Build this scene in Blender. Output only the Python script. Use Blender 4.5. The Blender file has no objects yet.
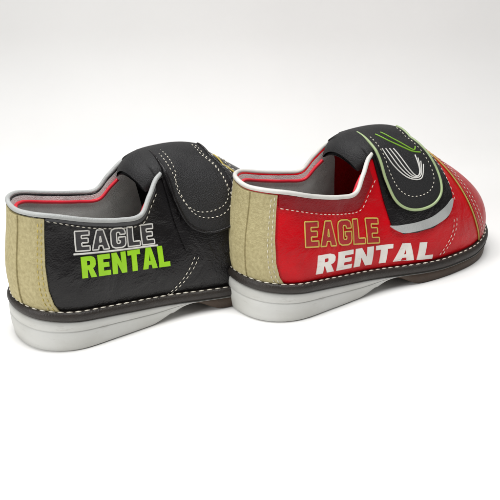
import bpy, bmesh, math, random
from mathutils import Vector, geometry
from mathutils.bvhtree import BVHTree
random.seed(4)
scene = bpy.context.scene
col = scene.collection

# ------------------------------------------------------------------ materials
def srgb(r, g, b):
    f = lambda c: (c/255/12.92) if c/255 <= .04045 else ((c/255+.055)/1.055)**2.4
    return (f(r), f(g), f(b), 1)

def mat(name, color, rough=.5, grain=0.0, gscale=900, vary=.12, color2=None, cscale=60, spec=.5, wrinkle=0.0, coat=0.0, csharp=.5, scuff=0.0, scol=(.1, .09, .08, 1)):
    m = bpy.data.materials.new(name); m.use_nodes = True
    nt = m.node_tree; b = nt.nodes['Principled BSDF']
    b.inputs['Specular IOR Level'].default_value = spec
    b.inputs['Coat Weight'].default_value = coat
    b.inputs['Coat Roughness'].default_value = .25
    tc = nt.nodes.new('ShaderNodeTexCoord')
    n = nt.nodes.new('ShaderNodeTexNoise'); n.inputs['Scale'].default_value = cscale; n.inputs['Detail'].default_value = 5
    nt.links.new(tc.outputs['Object'], n.inputs['Vector'])
    cr = nt.nodes.new('ShaderNodeValToRGB')
    c2 = color2 or tuple(list(x*(1-vary*2) for x in color[:3])+[1])
    cr.color_ramp.elements[0].color = c2; cr.color_ramp.elements[1].color = color
    cr.color_ramp.elements[0].position = .5-csharp*.5; cr.color_ramp.elements[1].position = .5+csharp*.3
    nt.links.new(n.outputs['Fac'], cr.inputs['Fac']); nt.links.new(cr.outputs['Color'], b.inputs['Base Color'])
    mr = nt.nodes.new('ShaderNodeMapRange'); mr.inputs['To Min'].default_value = rough-.10; mr.inputs['To Max'].default_value = rough+.16
    n2 = nt.nodes.new('ShaderNodeTexNoise'); n2.inputs['Scale'].default_value = 130; n2.inputs['Detail'].default_value = 4
    nt.links.new(tc.outputs['Object'], n2.inputs['Vector'])
    nt.links.new(n2.outputs['Fac'], mr.inputs['Value']); nt.links.new(mr.outputs['Result'], b.inputs['Roughness'])
    prev = None
    if grain:
        v = nt.nodes.new('ShaderNodeTexVoronoi'); v.inputs['Scale'].default_value = gscale
        nt.links.new(tc.outputs['Object'], v.inputs['Vector'])
        bp = nt.nodes.new('ShaderNodeBump'); bp.inputs['Strength'].default_value = grain; bp.inputs['Distance'].default_value = .0006
        nt.links.new(v.outputs['Distance'], bp.inputs['Height']); prev = bp
    if wrinkle:
        w = nt.nodes.new('ShaderNodeTexNoise'); w.inputs['Scale'].default_value = 38; w.inputs['Detail'].default_value = 7; w.inputs['Distortion'].default_value = .6
        nt.links.new(tc.outputs['Object'], w.inputs['Vector'])
        bp = nt.nodes.new('ShaderNodeBump'); bp.inputs['Strength'].default_value = wrinkle; bp.inputs['Distance'].default_value = .004
        nt.links.new(w.outputs['Fac'], bp.inputs['Height'])
        if prev: nt.links.new(prev.outputs['Normal'], bp.inputs['Normal'])
        prev = bp
    if prev: nt.links.new(prev.outputs['Normal'], b.inputs['Normal'])
    if scuff:      # rubbed marks with a shape of their own
        mp = nt.nodes.new('ShaderNodeMapping'); mp.inputs['Scale'].default_value = (60, 60, 260)
        mp.inputs['Rotation'].default_value = (.15, .2, .1)
        sn = nt.nodes.new('ShaderNodeTexNoise'); sn.inputs['Scale'].default_value = 1; sn.inputs['Detail'].default_value = 8; sn.inputs['Roughness'].default_value = .7
        sr = nt.nodes.new('ShaderNodeValToRGB'); sr.color_ramp.elements[0].position = .60; sr.color_ramp.elements[1].position = .74
        mx = nt.nodes.new('ShaderNodeMix'); mx.data_type = 'RGBA'
        ml = nt.nodes.new('ShaderNodeMath'); ml.operation = 'MULTIPLY'; ml.inputs[1].default_value = scuff
        nt.links.new(tc.outputs['Object'], mp.inputs['Vector']); nt.links.new(mp.outputs['Vector'], sn.inputs['Vector'])
        nt.links.new(sn.outputs['Fac'], sr.inputs['Fac']); nt.links.new(sr.outputs['Color'], ml.inputs[0]); nt.links.new(ml.outputs[0], mx.inputs['Factor'])
        nt.links.new(cr.outputs['Color'], mx.inputs['A']); mx.inputs['B'].default_value = scol
        nt.links.new(mx.outputs['Result'], b.inputs['Base Color'])
    return m

M = dict(
    red=mat('red_leather', srgb(198, 4, 20), .32, .22, wrinkle=.7, spec=.2, vary=.10, scuff=.3, scol=srgb(120, 6, 16)),
    darkred=mat('toe_red_leather', srgb(180, 3, 16), .33, .22, wrinkle=.4, spec=.28, vary=.08),
    collarred=mat('collar_dark_red_leather', srgb(138, 6, 18), .34, .22, wrinkle=.5, spec=.28),
    black=mat('black_leather', srgb(23, 21, 22), .27, .25, wrinkle=.7, spec=.3, scuff=.35, scol=srgb(70, 68, 68)),
    blackfab=mat('black_padded_nylon', srgb(14, 13, 15), .62, .5, gscale=1400),
    grey=mat('charcoal_leather', srgb(66, 66, 68), .42, .22, wrinkle=.2),
    lightgrey=mat('light_grey_trim', srgb(176, 178, 176), .5, .3),
    lining=mat('grey_lining_fabric', srgb(214, 214, 211), .8, .6, gscale=1600),
    tan=mat('tan_suede', srgb(186, 175, 132), .7, .45, gscale=900, color2=srgb(146, 134, 94), cscale=420, csharp=.8, spec=.3, wrinkle=.25, scuff=.35, scol=srgb(120, 104, 72)),
    sole=mat('pale_rubber', srgb(194, 194, 190), .45, .1, scuff=.35, scol=srgb(110, 100, 88), color2=srgb(178, 177, 170), cscale=25),
    fore=mat('dark_sole_leather', srgb(62, 46, 32), .6, .2),
    welt=mat('dark_welt', srgb(38, 31, 25), .5, .3, color2=srgb(26, 21, 17)),
    thread=mat('white_thread', srgb(222, 216, 200), .7),
    threadgold=mat('gold_thread', srgb(196, 176, 90), .7),
    redpipe=mat('red_piping', srgb(214, 30, 50), .45),
    lime=mat('lime_print', srgb(158, 214, 20), .42, .15, color2=srgb(140, 198, 16), cscale=90),
    white=mat('white_print', srgb(238, 234, 226), .45, .15, scuff=.5, scol=srgb(190, 120, 115)),
    pale=mat('pale_outline_print', srgb(216, 214, 208), .45, .1),
    goldp=mat('tan_outline_print', srgb(204, 178, 84), .45, .1),
    sage=mat('sage_silver_piping', srgb(158, 176, 128), .35),
    green=mat('green_edge_print', srgb(120, 168, 44), .45),
    olive=mat('dark_olive_print', srgb(172, 8, 18), .4, .15),
    fillb=mat('black_letter_print', srgb(52, 50, 52), .4, .15),
)

# ------------------------------------------------------------------ object helpers
def link(name, bm, m, parent=None, smooth=True):
    me = bpy.data.meshes.new(name); bm.normal_update(); bm.to_mesh(me); bm.free()
    if smooth:
        for p in me.polygons: p.use_smooth = True
    me.materials.append(m)
    o = bpy.data.objects.new(name, me); col.objects.link(o)
    if parent: o.parent = parent
    return o

# ------------------------------------------------------------------ last shape
# station: B = foot of the upper (x, half width), T = collar / ridge (x, half width, z)
ST = [
 (.0030,.000, .006,.000,.0995),(.0085,.0205,.0095,.0165,.1005),(.0270,.034,.022,.0265,.0985),(.059,.037,.043,.0305,.0915),
 (.088,.0385,.067,.0315,.085),(.113,.042,.085,.030,.0830),(.128,.046,.0955,.0265,.094),(.139,.0495,.1085,.021,.105),
 (.152,.0525,.136,.0155,.1075),(.172,.0545,.159,.013,.102),(.197,.0535,.181,.011,.088),(.219,.046,.201,.009,.074),
 (.235,.029,.2125,.0065,.063),(.2415,.000,.217,.000,.058)]
N = 13
def zb(x):
    ks = [(0,.033),(.04,.029),(.08,.0235),(.12,.0185),(.16,.0165),(.20,.0165),(.25,.022)]
    if x <= 0: return ks[0][1]
    for (a,p),(b,q) in zip(ks, ks[1:]):
        if x <= b:
            t = (x-a)/(b-a); return p+(q-p)*t
    return ks[-1][1]
def st(k):      # signed station index, near side (positive) has y negative
    sg = 1 if k >= 0 else -1; k = abs(k)
    if k > N: k = 2*N-k; sg = -sg
    B = ST[k]
    return (B[0], -sg*B[1], B[2], -sg*B[3], B[4])
def cr(p0, p1, p2, p3, t):
    return tuple(.5*((2*b)+(-a+c)*t+(2*a-5*b+4*c-d)*t*t+(-a+3*b-3*c+d)*t**3) for a, b, c, d in zip(p0, p1, p2, p3))
def prof(s):
    k = math.floor(s); t = s-k
    return cr(st(k-1), st(k), st(k+1), st(k+2), t)
def smooth01(t): t = min(1, max(0, t)); return t*t*(3-2*t)
def F(s, w):
    s = max(-N+1e-4, min(N-1e-4, s))
    if w > 1:
        if w >= 2: return F(-s, 3-w)
        p = Vector(T_(s)); q = Vector(T_(-s)); t = w-1
        r = p.lerp(q, t); r.z += 4*t*(1-t)*(.0025+.08*abs(p.y-q.y))
        return r
    bx, by, tx, ty, tz = prof(s)
    B = Vector((bx, by, zb(bx)-.002)); T = Vector((tx, ty, tz)); H = tz-B.z
    # outward direction from the curve's tangent
    a = prof(s-.15); b = prof(s+.15)
    tan = Vector((b[0]-a[0], b[1]-a[1], 0)); out = Vector((tan.y, -tan.x, 0))
    if out.length < 1e-6: out = Vector((-1, 0, 0)) if abs(s) < 2 else Vector((1, 0, 0))
    out.normalize()
    if out.dot(Vector((bx-.12, by, 0))) < 0: out = -out
    f = smooth01((abs(s)-5.5)/3)
    hd = (Vector((B.x, B.y, 0))-Vector((T.x, T.y, 0))).length
    c1 = B + out*(.0065*(1-f)+.006*f) + Vector((0, 0, H*(.36+.10*f)))
    rear = T + out*.0005 - Vector((0, 0, H*.34))
    front = T + (Vector((B.x, B.y, 0))-Vector((T.x, T.y, 0)))*.62 + Vector((0, 0, -H*.10))
    c2 = rear.lerp(front, f)
    u = 1-w
    return B*(u**3)+c1*(3*u*u*w)+c2*(3*u*w*w)+T*(w**3)
def T_(s):
    p = prof(s); return (p[2], p[3], p[4])
def nrm(s, w):
    e = .02
    if abs(s) >= 6.75 and (abs(w-1) < .12 or abs(w-2) < .12): w0, w1 = w-.10, w+.10
    else: w0, w1 = (w-e, w) if w > 1-e and abs(s) < 7 else (w, w+e)
    if w0 < 0: w0, w1 = 0, e
    d1 = F(s+e, (w0+w1)/2)-F(s-e, (w0+w1)/2); d2 = F(s, w1)-F(s, w0)
    n = d1.cross(d2)
    if n.length < 1e-12: return Vector((0, 0, 1))
    n.normalize()
    p = F(s, w)
    c = Vector((min(max(p.x, .04), .2), 0, .03))
    if n.dot(p-c) < 0: n = -n
    return n
def S(s, w, off=0):
    p = F(s, w)
    return p+nrm(s, w)*off if off else p

# upper as a mesh, also used to project prints onto it
NS, NV = 208, 22
def upper_bm():
    bm = bmesh.new(); g = {}
    for i in range(NS+1):
        s = -N+2*N*i/NS
        for j in range(NV+1): g[i, j] = bm.verts.new(F(s, j/NV))
    for i in range(NS):
        for j in range(NV): bm.faces.new((g[i, j], g[i+1, j], g[i+1, j+1], g[i, j+1]))
    NB = 8; r = {}
    rows = [i for i in range(NS+1) if -N+2*N*i/NS >= 7-1e-6]
    for i in rows:
        s = -N+2*N*i/NS
        for k in range(NB+1):
            r[i, k] = g[i, NV] if k == 0 else (g[NS-i, NV] if k == NB else bm.verts.new(F(s, 1+k/NB)))
    for a, b in zip(rows, rows[1:]):
        for k in range(NB):
            vs = (r[a, k], r[b, k], r[b, k+1], r[a, k+1])
            if len(set(vs)) == 4: 
                try: bm.faces.new(vs)
                except ValueError: pass
    bmesh.ops.remove_doubles(bm, verts=bm.verts, dist=1e-5)
    bmesh.ops.recalc_face_normals(bm, faces=bm.faces)
    return bm
_b = upper_bm(); BVH = BVHTree.FromBMesh(_b); _b.free()
def P(x, z, off=0):       # near side, straight across the shoe
    hit, n, i, d = BVH.ray_cast(Vector((x, -.3, z)), Vector((0, 1, 0)))
    if hit is None: 
        hit, n, i, d = BVH.find_nearest(Vector((x, -.05, z)))
    if n.y > 0: n = -n
    return hit+n*off

# ------------------------------------------------------------------ surface pieces
def resample(pts, step, closed=False):
    if closed: pts = list(pts)+[pts[0]]
    out = [pts[0]]; acc = 0
    for a, b in zip(pts, pts[1:]):
        d = b-a; L = d.length
        if L < 1e-9: continue
        pos = step-acc
        while pos <= L:
            out.append(a+d*(pos/L)); pos += step
        acc = L-(pos-step)
    if not closed and (out[-1]-pts[-1]).length > step*.3: out.append(pts[-1])
    return out
def tube(bm, pts, r, seg=7, closed=False, taper=False, flat=1.0, up=None):
    n = len(pts)
    if n < 2: return
    rings = []; prev = None
    for i, p in enumerate(pts):
        a = pts[(i-1) % n] if closed or i > 0 else p; b = pts[(i+1) % n] if closed or i < n-1 else p
        t = (b-a).normalized()
        x = (prev - t*prev.dot(t)) if prev else t.orthogonal()
        if x.length < 1e-6: x = t.orthogonal()
        x.normalize(); prev = x; y = t.cross(x)
        rr = r*(.45 if taper and i in (0, n-1) else 1)
        rings.append([bm.verts.new(p+(x*math.cos(2*math.pi*k/seg)+y*math.sin(2*math.pi*k/seg))*rr) for k in range(seg)])
    for i in range(n if closed else n-1):
        A = rings[i]; Bq = rings[(i+1) % n]
        for k in range(seg): bm.faces.new((A[k], A[(k+1) % seg], Bq[(k+1) % seg], Bq[k]))
    if not closed:
        bm.faces.new(rings[0][::-1]); bm.faces.new(rings[-1])
def spath(keys, n=120, off=.0008):      # smooth path through (s, w) keys
    K = [keys[0]]+list(keys)+[keys[-1]]; out = []
    m = len(keys)-1
    for i in range(n+1):
        u = m*i/n; k = min(int(u), m-1); t = u-k
        s, w = cr(K[k], K[k+1], K[k+2], K[k+3], t)
        out.append(S(s, w, off))
    return out
def xpath(keys, n=100, off=.0008):      # smooth path through (x, z) keys on the near side
    K = [keys[0]]+list(keys)+[keys[-1]]; out = []
    m = len(keys)-1
    for i in range(n+1):
        u = m*i/n; k = min(int(u), m-1); t = u-k
        x, z = cr(K[k], K[k+1], K[k+2], K[k+3], t)
        out.append(P(x, z, off))
    return out
def stitches(paths, m, parent, r=.00042, dash=.0030, gap=.0014, name='stitching'):
    for pts in paths:
        bm = bmesh.new()
        q = resample(pts, .0004); i = 0
        nd = max(3, int(dash/.0004)); ng = max(1, int(gap/.0004))
        while i+nd < len(q):
            seg = q[i:i+nd]; tube(bm, [seg[0], seg[len(seg)//2], seg[-1]], r*random.uniform(.85, 1.1), 6, taper=True)
            i += nd+ng+random.choice((0, 0, 1))
        link(name, bm, m, parent)
def piece(name, poly, m, parent, fn, off=.0011, base=-.0008, holes=(), step=(.22, .05), scale=(1, 1)):
    """conforming panel: outline in 2D -> fine triangulation -> laid on the shoe with a real edge"""
    loops = [poly]+list(holes); V = []; E = []
    for lp in loops:
        # densify
        d = []
        for a, b in zip(lp, lp[1:]+lp[:1]):
            L = math.hypot((b[0]-a[0])/step[0], (b[1]-a[1])/step[1]); n = max(1, int(math.ceil(L)))
            for i in range(n): d.append((a[0]+(b[0]-a[0])*i/n, a[1]+(b[1]-a[1])*i/n))
        k = len(V); V += d; E += [(k+i, k+(i+1) % len(d)) for i in range(len(d))]
    def inside(x, y):
        c = False
        for lp in loops:
            for a, b in zip(lp, lp[1:]+lp[:1]):
                if (a[1] > y) != (b[1] > y) and x < (b[0]-a[0])*(y-a[1])/(b[1]-a[1])+a[0]: c = not c
        return c
    x0 = min(p[0] for p in poly); x1 = max(p[0] for p in poly); y0 = min(p[1] for p in poly); y1 = max(p[1] for p in poly)
    nx = int((x1-x0)/step[0])+1; ny = int((y1-y0)/step[1])+1
    for i in range(nx):
        for j in range(ny):
            x = x0+(i+.5)*step[0]; y = y0+(j+.5)*step[1]
            if inside(x, y): V.append((x, y))
    vs, es, fs, _, _, _ = geometry.delaunay_2d_cdt([Vector((a/step[0], b/step[1])) for a, b in V], E, [], 0, 1e-5)
    bm = bmesh.new(); top = []; bot = []
    co = [(v.x*step[0], v.y*step[1]) for v in vs]
    top = [bm.verts.new(fn(a, b, off)) for a, b in co]
    edges = {}
    for f in fs:
        cx = sum(co[i][0] for i in f)/len(f); cy = sum(co[i][1] for i in f)/len(f)
        if not inside(cx, cy): continue
        try: bm.faces.new([top[i] for i in f])
        except ValueError: continue
        for i, j in zip(f, list(f[1:])+[f[0]]): edges[(i, j)] = edges.get((i, j), 0)+1
    low = {}
    for (i, j) in list(edges):
        if (j, i) in edges: continue
        for k in (i, j):
            if k not in low: low[k] = bm.verts.new(fn(*co[k], base))
        bm.faces.new((top[j], top[i], low[i], low[j]))
    bmesh.ops.delete(bm, geom=[v for v in bm.verts if not v.link_faces], context='VERTS')
    bmesh.ops.recalc_face_normals(bm, faces=bm.faces)
    # make sure the visible face looks outward
    c = Vector((.12, 0, .04)); 
    sgn = sum((1 if f.normal.dot(f.calc_center_median()-c) > 0 else -1)*f.calc_area() for f in bm.faces)
    if sgn < 0: bmesh.ops.reverse_faces(bm, faces=bm.faces)
    o = link(name, bm, m, parent)
    md = o.modifiers.new('es', 'EDGE_SPLIT'); md.split_angle = math.radians(45)
    return o
def curvepoly(keys, n=10):
    K = keys; m = len(K); out = []
    for i in range(m):
        a, b, c, d = K[(i-1) % m], K[i], K[(i+1) % m], K[(i+2) % m]
        for j in range(n): out.append(cr(a, b, c, d, j/n))
    return out

# ------------------------------------------------------------------ block letters
LET = {
 'E': ([(0,0),(0,1),(.64,1),(.64,.77),(.28,.77),(.28,.62),(.58,.62),(.58,.40),(.28,.40),(.28,.23),(.64,.23),(.64,0)], [], .64),
 'A': ([(0,0),(.25,1),(.55,1),(.8,0),(.52,0),(.48,.19),(.32,.19),(.28,0)], [[(.355,.38),(.445,.38),(.40,.70)]], .80),
 'G': ([(.2,0),(.05,.07),(0,.22),(0,.78),(.05,.93),(.2,1),(.52,1),(.67,.93),(.72,.78),(.72,.66),(.45,.66),(.45,.74),(.41,.78),(.31,.78),(.28,.74),(.28,.26),(.31,.22),(.41,.22),(.45,.26),(.45,.35),(.37,.35),(.37,.53),(.72,.53),(.72,.22),(.67,.07),(.52,0)], [], .72),
 'L': ([(0,0),(0,1),(.28,1),(.28,.23),(.62,.23),(.62,0)], [], .62),
 'R': ([(0,0),(0,1),(.5,1),(.66,.93),(.72,.8),(.72,.6),(.66,.48),(.56,.43),(.74,0),(.45,0),(.32,.38),(.28,.38),(.28,0)], [[(.28,.58),(.40,.58),(.44,.62),(.44,.75),(.40,.79),(.28,.79)]], .74),
 'N': ([(0,0),(0,1),(.27,1),(.50,.48),(.50,1),(.77,1),(.77,0),(.50,0),(.27,.50),(.27,0)], [], .77),
 'T': ([(.21,0),(.21,.77),(0,.77),(0,1),(.70,1),(.70,.77),(.49,.77),(.49,0)], [], .70)}
def word(parent, text, a, b, h, fill, outline=None, gap=.10, shear=.10, r=.00055, drop=None, name='lettering'):
    """text from base point a to base point b (x, z), letter height h"""
    tot = sum(LET[c][2] for c in text)+gap*(len(text)-1)
    dx, dz = (b[0]-a[0])/tot, (b[1]-a[1])/tot
    cur = 0
    bmo = bmesh.new()
    for c in text:
        poly, holes, wd = LET[c]
        mp = lambda p: (a[0]+(cur+p[0])*dx+shear*h*p[1], a[1]+(cur+p[0])*dz+h*p[1])
        pp = [mp(p) for p in poly]; hh = [[mp(p) for p in q] for q in holes]
        if fill:
            o = piece('letter_fill' if outline else 'letter', pp, fill, parent, P, off=.00055 if not outline else .0004, base=-.0006, holes=hh, step=(.0016, .0016))
        if outline:
            for lp in [pp]+hh:
                L = [Vector((x, 0, z)) for x, z in lp]
                L = resample(L, .0008, True)
                tube(bmo, [P(v.x, v.z, .0003) for v in L], r, 6, closed=True)
        cur += wd+gap
    if outline:
        if drop:
            q = [P(a[0]-.002+(b[0]-a[0]+.004)*i/60, a[1]-drop+(b[1]-a[1])*i/60, .0003) for i in range(61)]
            tube(bmo, q, r*1.3, 6)
        link(name, bmo, outline, parent)
    else: bmo.free()

# ------------------------------------------------------------------ sole pieces
def half_width(x, grow):
    best = 0; pts = OUTL
    if x < OUTL[0][0]: x = OUTL[0][0]
    for (a, p), (b, q) in zip(pts, pts[1:]):
        if a <= x <= b and b > a: return p+(q-p)*(x-a)/(b-a)+grow
    return pts[-1][1]+grow
OUTL = []
for i in range(401):
    p = prof(13*i/400); 
    if not OUTL or p[0] > OUTL[-1][0]: OUTL.append((p[0], abs(p[1])))
def loop_pts(grow, n=150):
    out = []
    for i in range(2*n):
        s = -N+2*N*i/(2*n)
        a = prof(s-.1); b = prof(s+.1); p = prof(s)
        t = Vector((b[0]-a[0], b[1]-a[1], 0)); o = Vector((t.y, -t.x, 0)).normalized()
        if o.dot(Vector((p[0]-.12, p[1], 0))) < 0: o = -o
        if abs(abs(s)-N) < 1e-6: o = Vector((1, 0, 0))
        if abs(s) < 1e-6: o = Vector((-1, 0, 0))
        out.append(Vector((p[0], p[1], 0))+o*grow)
    return out
def ring_solid(levels):
    """levels: list of (grow, z function of x); closed top and bottom"""
    bm = bmesh.new(); R = []
    for g, zf in levels:
        R.append([bm.verts.new((p.x, p.y, zf(p.x))) for p in loop_pts(g)])
    n = len(R[0])
    for A, Bq in zip(R, R[1:]):
        for i in range(n): bm.faces.new((A[i], A[(i+1) % n], Bq[(i+1) % n], Bq[i]))
    for ring, rev in ((R[0], True), (R[-1], False)):
        # strip fill between the two sides
        for i in range(1, n//2-0):
            a, b, c, d = ring[i % n], ring[(i+1) % n], ring[(n-i-1) % n], ring[(n-i) % n]
            vs = []
            for v in (a, b, c, d):
                if v not in vs: vs.append(v)
            if len(vs) > 2:
                try: bm.faces.new(vs)
                except ValueError: pass
        try: bm.faces.new((ring[0], ring[1], ring[n-1]))
        except ValueError: pass
    bmesh.ops.recalc_face_normals(bm, faces=bm.faces)
    return bm

WELT = .0075
def heel_bottom(x): return 0 if x < .082 else (zb(x)-WELT-.0008)*smooth01((x-.082)/.040)
def fore_bottom(x):
    if x < .118: return (zb(x)-WELT)-.0022
    t = smooth01((x-.118)/.022); z = ((zb(x)-WELT)-.0022)*(1-t)
    return z+(.0035*smooth01((x-.205)/.04))

# ------------------------------------------------------------------ the shoe
def shoe(label, loc, yaw, c):
    root = bpy.data.objects.new('bowling_shoe', None); col.objects.link(root)
    root.location = loc; root.rotation_euler = (0, 0, yaw)
    root['label'] = label; root['category'] = 'shoe'; root['group'] = 'pair of rental bowling shoes'
    up = link('upper', upper_bm(), M[c['upper']], root)
    sd = up.modifiers.new('thick', 'SOLIDIFY'); sd.thickness = .0018; sd.offset = -1
    # lining and insole
    bm = bmesh.new(); g = {}; a0, a1 = -6.9, 6.9; n = 110; m = 14
    for i in range(n+1):
        s = a0+(a1-a0)*i/n
        for j in range(m+1):
            w = .985-.93*j/m
            o = -.0022-.0035*min(1, j/3)
            g[i, j] = bm.verts.new(S(s, w, o))
    for i in range(n):
        for j in range(m): bm.faces.new((g[i, j], g[i, j+1], g[i+1, j+1], g[i+1, j]))
    link('lining', bm, M['lining'], root)
    ins = ring_solid([(-.004, lambda x: zb(x)+.001), (-.004, lambda x: zb(x)+.004), (-.007, lambda x: zb(x)+.005)])
    link('insole', ins, M['lining'], root)
    # collar edge
    rim = [F(-7+14*i/240, 1)+Vector((0, 0, .0006)) for i in range(241)]+[F(7.0, 1+i/30)+Vector((0, 0, .0006)) for i in range(1, 30)]
    bm = bmesh.new(); tube(bm, rim, .0017, 10, closed=True); link('collar_binding', bm, M[c['rim']], root)
    bm = bmesh.new(); tube(bm, [S(-6.3+12.6*i/200, .93, -.0050) for i in range(201)], .0013, 8)
    link('collar_piping', bm, M['redpipe'], root)
    # heel counter
    cw = c['counter']; cb = c['cedge']
    left = [(cw*1.16, 0), (cw*1.04, .10), (cw*.98, .25), (cw*.99, .5), (cw*1.06, .75), (cw*1.14, .975)]
    top = [(s, .975) for s in (1.2, .6, 0, -.6, -1.2)]
    poly = left+top+[(-a, b) for a, b in reversed(left)]
    hc = piece('heel_counter', poly, M['tan'], root, S, off=.0013, step=(.12, .04))
    eds = []
    for k in (-.10, -.24):
        for sg in (1, -1): eds.append(spath([(sg*(a+k), b) for a, b in left], 80, .0015))
    stitches(eds, M['thread' if c['side'] == 'R' else 'threadgold'], hc, r=.00036)
    # heel pull strip down the back seam
    piece('back_strip', [(-.32, .05), (.32, .05), (.30, .5), (.36, .97), (-.36, .97), (-.30, .5)], M['tan'], hc, S, off=.0024, step=(.12, .04))
    # collar panel under the binding
    cp = [(cw*1.18, .985), (3, .985), (4.2, .985), (5.4, .985), (6.6, .985), (6.5, cb+.01), (5.6, cb), (4.4, cb), (3.2, cb+.005), (cw*1.16, cb+.015)]
    piece('collar_panel', cp, M[c['collar']], root, S, off=.0010, step=(.12, .035))
    stitches([spath([(cw*1.2, cb+.01), (3.2, cb-.02), (4.4, cb-.028), (5.6, cb-.028), (6.6, cb-.01)], 140, .0011),
              spath([(-2, .84), (-4.4, .78), (-6.6, .84)], 120, .0011)], M['thread'], root, r=.00036)
    # vamp seam running down from the throat, double row
    c['seam']()(root)
    # toe cap with real edge, and its rows of stitching
    e0 = 9.6
    edge = [(e0+.95, .0), (e0+.55, .25), (e0+.25, .55), (e0+.05, .85), (e0, 1.0), (e0, 1.5)]
    full = edge+[(a, 3-b) for a, b in reversed(edge[:-1])]
    poly = full+[(12.6, 3.0), (12.85, 2.4), (12.9, 1.5), (12.85, .6), (12.6, 0)]
    tcap = piece('toe_cap', poly, M[c['toe']], root, S, off=.0011, step=(.14, .05))
    row = lambda d, o: spath([(a+d, b) for a, b in full], 200, o)
    stitches([row(.16, .0014), row(.34, .0014)], M['thread'], tcap, r=.00036)
    bm = bmesh.new(); tube(bm, row(-.05, .0006), .0007, 6); link('edge_cord', bm, M['threadgold'], tcap)
    # tongue rising out of the throat
    bm = bmesh.new(); g = {}; K = [(.093, .1035), (.103, .1105), (.117, .1135), (.135, .1115), (.155, .1000)]
    nu, nv = 26, 18
    for sde in (0, 1):
        for i in range(nu+1):
            u = i/nu*(len(K)-1); k = min(int(u), len(K)-2)
            x, z = cr(K[max(k-1, 0)], K[k], K[k+1], K[min(k+2, len(K)-1)], u-k)
            for j in range(nv+1):
                q = 2*j/nv-1; hw = .023-.004*max(0, 1-u)**2
                e = min(1, (1-abs(q))*5)*min(1, (u+.02)*2.2); th = .0036*math.sqrt(max(0, e*(2-e)))
                g[sde, i, j] = bm.verts.new((x+.004*(q*q)*(1 if u < 1 else 0), q*hw, z-.009*q*q+(th if sde else -th)))
    for sde in (0, 1):
        for i in range(nu):
            for j in range(nv):
                f = [g[sde, i, j], g[sde, i+1, j], g[sde, i+1, j+1], g[sde, i, j+1]]
                bm.faces.new(f if sde else f[::-1])
    bmesh.ops.remove_doubles(bm, verts=bm.verts, dist=2e-5); bmesh.ops.recalc_face_normals(bm, faces=bm.faces)
    tg = link('tongue', bm, M['blackfab'], root)
    # saddle and strap over the instep
    sad = [(6.72, .80), (6.35, .62), (6.0, .44), (6.3, .33), (7.0, .27), (7.9, .25), (8.7, .30), (9.15, .45), (9.3, .7), (9.35, 1.0), (9.35, 1.5),
           (9.35, 2.0), (9.3, 2.4), (9.0, 2.7), (7.2, 2.72), (7.0, 2.3), (7.08, 2.0), (7.08, 1.5), (7.05, 1.02)]
    piece('saddle', sad, M[c['saddle']], root, S, off=.0012, step=(.11, .045))
    # pale crescent below the strap
    cres = [(5.95, .46), (6.25, .35), (7.0, .285), (7.9, .265), (8.7, .315), (9.1, .43), (8.6, .372), (7.9, .328), (7.1, .345), (6.4, .405)]
    if c['side'] == 'R': piece('crescent_trim', curvepoly(cres, 4), M['lightgrey'], root, S, off=.0022, step=(.11, .03))
    # padded strap with rounded end
    def strap_off(s, w, off):
        return S(s, w, off)
    end = [(7.25, 1.5), (7.12, 1.0), (6.85, .75), (6.75, .58), (7.0, .47), (7.5, .415), (8.1, .42), (8.55, .50), (8.75, .68), (8.85, 1.0), (8.85, 1.5),
           (8.8, 2.2), (8.7, 2.6), (7.6, 2.6), (7.3, 2.2)]
    st_ = piece('strap', end, M['blackfab'], root, strap_off, off=.0040, base=.0005, step=(.11, .045))
    border = [(7.25, 1.5), (7.12, 1.0), (6.85, .75), (6.75, .58), (7.0, .47), (7.5, .415), (8.1, .42), (8.55, .50), (8.75, .68), (8.85, 1.0), (8.85, 1.5)]
    bm = bmesh.new(); tube(bm, spath(border, 220, .0040), .0011, 8); link('piping', bm, M[c['strappipe']], st_)
    inner = [(7.36, 1.4), (7.3, 1.0), (7.1, .78), (7.05, .64), (7.22, .55), (7.6, .505), (8.05, .51), (8.38, .58), (8.52, .72), (8.6, 1.0), (8.6, 1.4)]
    stitches([spath(inner, 200, .0042)], M['thread'], st_, r=.00036, dash=.0024)
    if c['side'] == 'R':
        # swoosh-like curved lines printed on the strap end
        bm = bmesh.new()
        for k in range(4):
            d = .075*k
            tube(bm, spath([(7.35+.10*k, .98-.02*k), (7.32+.12*k, .80-d*.4), (7.5+.1*k, .66-d*.1), (7.9+.03*k, .61+.02*k), (8.25-.03*k, .70+.03*k)], 60, .0041), .00048, 6)
        link('curved_lines', bm, M['pale'], st_)
        bm = bmesh.new()
        for k in range(2):
            tube(bm, spath([(7.55+.2*k, 1.25), (7.75+.2*k, 1.0), (8.1+.12*k, .84), (8.45, .80+.06*k)], 60, .0041), .0006, 6)
        link('green_lines', bm, M['green'], st_)
    if c['side'] == 'L':
        inner2 = [(a, b+.045) if 7 < a < 8.6 and b < .9 else (a+(.12 if a < 8 else -.1), b) for a, b in inner]
        stitches([spath(inner2, 200, .0042)], M['thread'], st_, r=.00036, dash=.0024)
    # rows of stitching across the instep in front of the strap
    stitches([spath([(9.2, .42), (9.22, .7), (9.22, 1.0), (9.22, 1.5), (9.22, 2.0), (9.2, 2.5)], 160, .0014)], M['thread'], root, r=.00036)
    # welt, heel and sole
    wl = ring_solid([(.0015, lambda x: zb(x)-WELT), (.0040, lambda x: zb(x)-WELT+.0008), (.0050, lambda x: zb(x)-WELT*.6), (.0050, lambda x: zb(x)-WELT*.35),
                     (.0042, lambda x: zb(x)-.0006), (.003, lambda x: zb(x)), (-.001, lambda x: zb(x)-.0002)])
    link('welt', wl, M['welt'], root)
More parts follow.
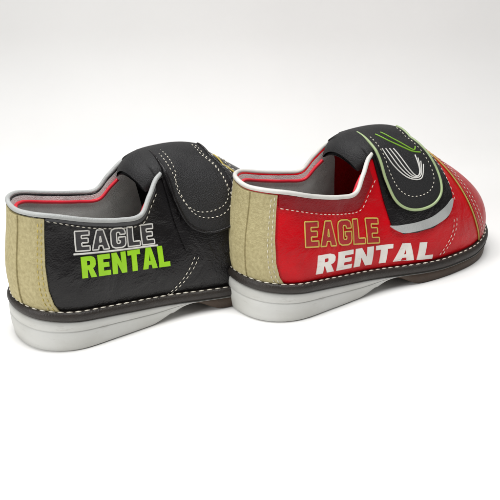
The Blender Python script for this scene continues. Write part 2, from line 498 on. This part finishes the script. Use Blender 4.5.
    q = [Vector((p.x, p.y, zb(p.x)+.0001)) for p in loop_pts(.0026, 400)]
    stitches([q+[q[0]]], M['thread'], root, r=.00062, dash=.0044, gap=.0018)
    zt_ = lambda x: zb(x)-WELT
    hb = ring_solid([(.0012, lambda x: heel_bottom(x)), (.0026, lambda x: heel_bottom(x)+(.0012 if x < .1 else .0001)), (.0040, lambda x: heel_bottom(x)+(zt_(x)-heel_bottom(x))*.35),
                     (.0044, lambda x: heel_bottom(x)+(zt_(x)-heel_bottom(x))*.66), (.0036, lambda x: heel_bottom(x)+(zt_(x)-heel_bottom(x))*.69), (.0044, lambda x: heel_bottom(x)+(zt_(x)-heel_bottom(x))*.72), (.0044, lambda x: heel_bottom(x)+(zt_(x)-heel_bottom(x))*.86), (.0040, lambda x: zt_(x)-.0004), (.0030, zt_)])
    link('heel', hb, M['sole'], root)
    fs = ring_solid([(.0010, lambda x: fore_bottom(x)-.0000 if x > .1 else zt_(x)-.002), (.0030, lambda x: (fore_bottom(x)+.001) if x > .1 else zt_(x)-.0018), (.0038, lambda x: zt_(x)-.0006), (.0030, lambda x: zt_(x)-.0001)])
    link('outsole', fs, M['fore'], root)
    c['text'](root)
    return root

def seam_left():
    K = [(.128, .060), (.124, .0525), (.1195, .0445), (.1150, .0375), (.1085, .0300), (.1010, .0235), (.0955, .0195)]
    return lambda root: stitches([xpath(K, 120, .0006), xpath([(x+.0032, z) for x, z in K], 120, .0006)], M['thread'], root, r=.00034)
def seam_right():
    K = [(.171, .047), (.1700, .0400), (.1670, .0330), (.1620, .0260), (.1560, .0190)]
    return lambda root: stitches([xpath(K, 100, .0006), xpath([(x+.0034, z) for x, z in K], 100, .0006)], M['thread'], root, r=.00034)
def text_right(root):
    word(root, 'EAGLE', (.0315, .0578), (.1015, .0425), .0180, M['olive'], M['goldp'], drop=None, name='lettering_outline')
    word(root, 'RENTAL', (.0405, .0342), (.150, .0190), .0146, M['white'])
def text_left(root):
    word(root, 'EAGLE', (.0315, .0730), (.0925, .0613), .0135, M['fillb'], M['pale'], drop=.0016, name='lettering_outline')
    word(root, 'RENTAL', (.0325, .0540), (.1010, .0434), .0145, M['lime'])

cfgL = dict(side='L', upper='black', rim='lightgrey', counter=1.38, cedge=.945, seam=seam_left, collar='grey', toe='black', saddle='black', strappipe='black', text=text_left)
cfgR = dict(side='R', upper='red', rim='pale', counter=1.38, cedge=.83, seam=seam_right, collar='collarred', toe='darkred', saddle='black', strappipe='sage', text=text_right)
shoe('black bowling shoe with tan heel and lime green lettering, partly behind the red shoe', (-.1610, .5950, 0), .6842, cfgL)
shoe('red bowling shoe with tan heel and white lettering, in front of the black shoe', (-.0076, .6358, 0), .6802, cfgR)

# ------------------------------------------------------------------ sweep: floor curving up into the wall
R_ = .10
floor_ = [(-1.2, 0), (.2, 0), (.6, 0), (.85, 0), (1.0, 0)]
wall_ = [(1.0, 0)]
for i in range(1, 17):
    a = math.radians(90*i/16); wall_.append((1.0+R_*math.sin(a), R_*(1-math.cos(a))))
wall_ += [(1.0+R_, .8), (1.0+R_, 1.6)]
def sheet(name, pr, m):
    bm = bmesh.new()
    rows = [[bm.verts.new((x, y, z)) for x in (-2.2, -1, 0, 1, 2.2)] for y, z in pr]
    for A, Bq in zip(rows, rows[1:]):
        for i in range(4): bm.faces.new((A[i], A[i+1], Bq[i+1], Bq[i]))
    o = link(name, bm, m); o['kind'] = 'structure'
sheet('backdrop', floor_+wall_[1:], mat('white_paper_sweep', srgb(243, 242, 240), .7, 0, color2=srgb(240, 239, 237), cscale=9, spec=.2))

# ------------------------------------------------------------------ light
w = bpy.data.worlds.new('World'); scene.world = w; w.use_nodes = True
w.node_tree.nodes['Background'].inputs[0].default_value = (.96, .98, 1, 1); w.node_tree.nodes['Background'].inputs[1].default_value = .15
def area(name, loc, target, size, power, spread=180, c=(1, 1, 1)):
    l = bpy.data.lights.new(name, 'AREA'); l.shape = 'RECTANGLE'; l.size = size[0]; l.size_y = size[1]; l.energy = power; l.color = c; l.spread = math.radians(spread)
    o = bpy.data.objects.new(name, l); col.objects.link(o); o.location = loc
    o.rotation_euler = (Vector(target)-Vector(loc)).to_track_quat('-Z', 'Y').to_euler()
    return o
area('softbox', (.02, .56, .98), (.0, .50, 0), (1.1, .40), 6.0, 114)
area('left_fill_light', (-.95, -.05, .55), (-.05, .42, .0), (.4, .35), 2.1, 90)  # added fill lamp, brightens left heel and shoe sides; no window there

cam = bpy.data.cameras.new('camera'); co = bpy.data.objects.new('camera', cam); col.objects.link(co)
cam.sensor_width = 36; cam.lens = 982.1/500*36; cam.clip_start = .01; cam.clip_end = 50
co.location = (0, 0, .3581); co.rotation_euler = (math.pi/2-.4488, 0, 0)
scene.camera = co
scene.view_settings.view_transform = 'Standard'; scene.view_settings.look = 'None'
scene.view_settings.exposure = 0; scene.view_settings.gamma = 1
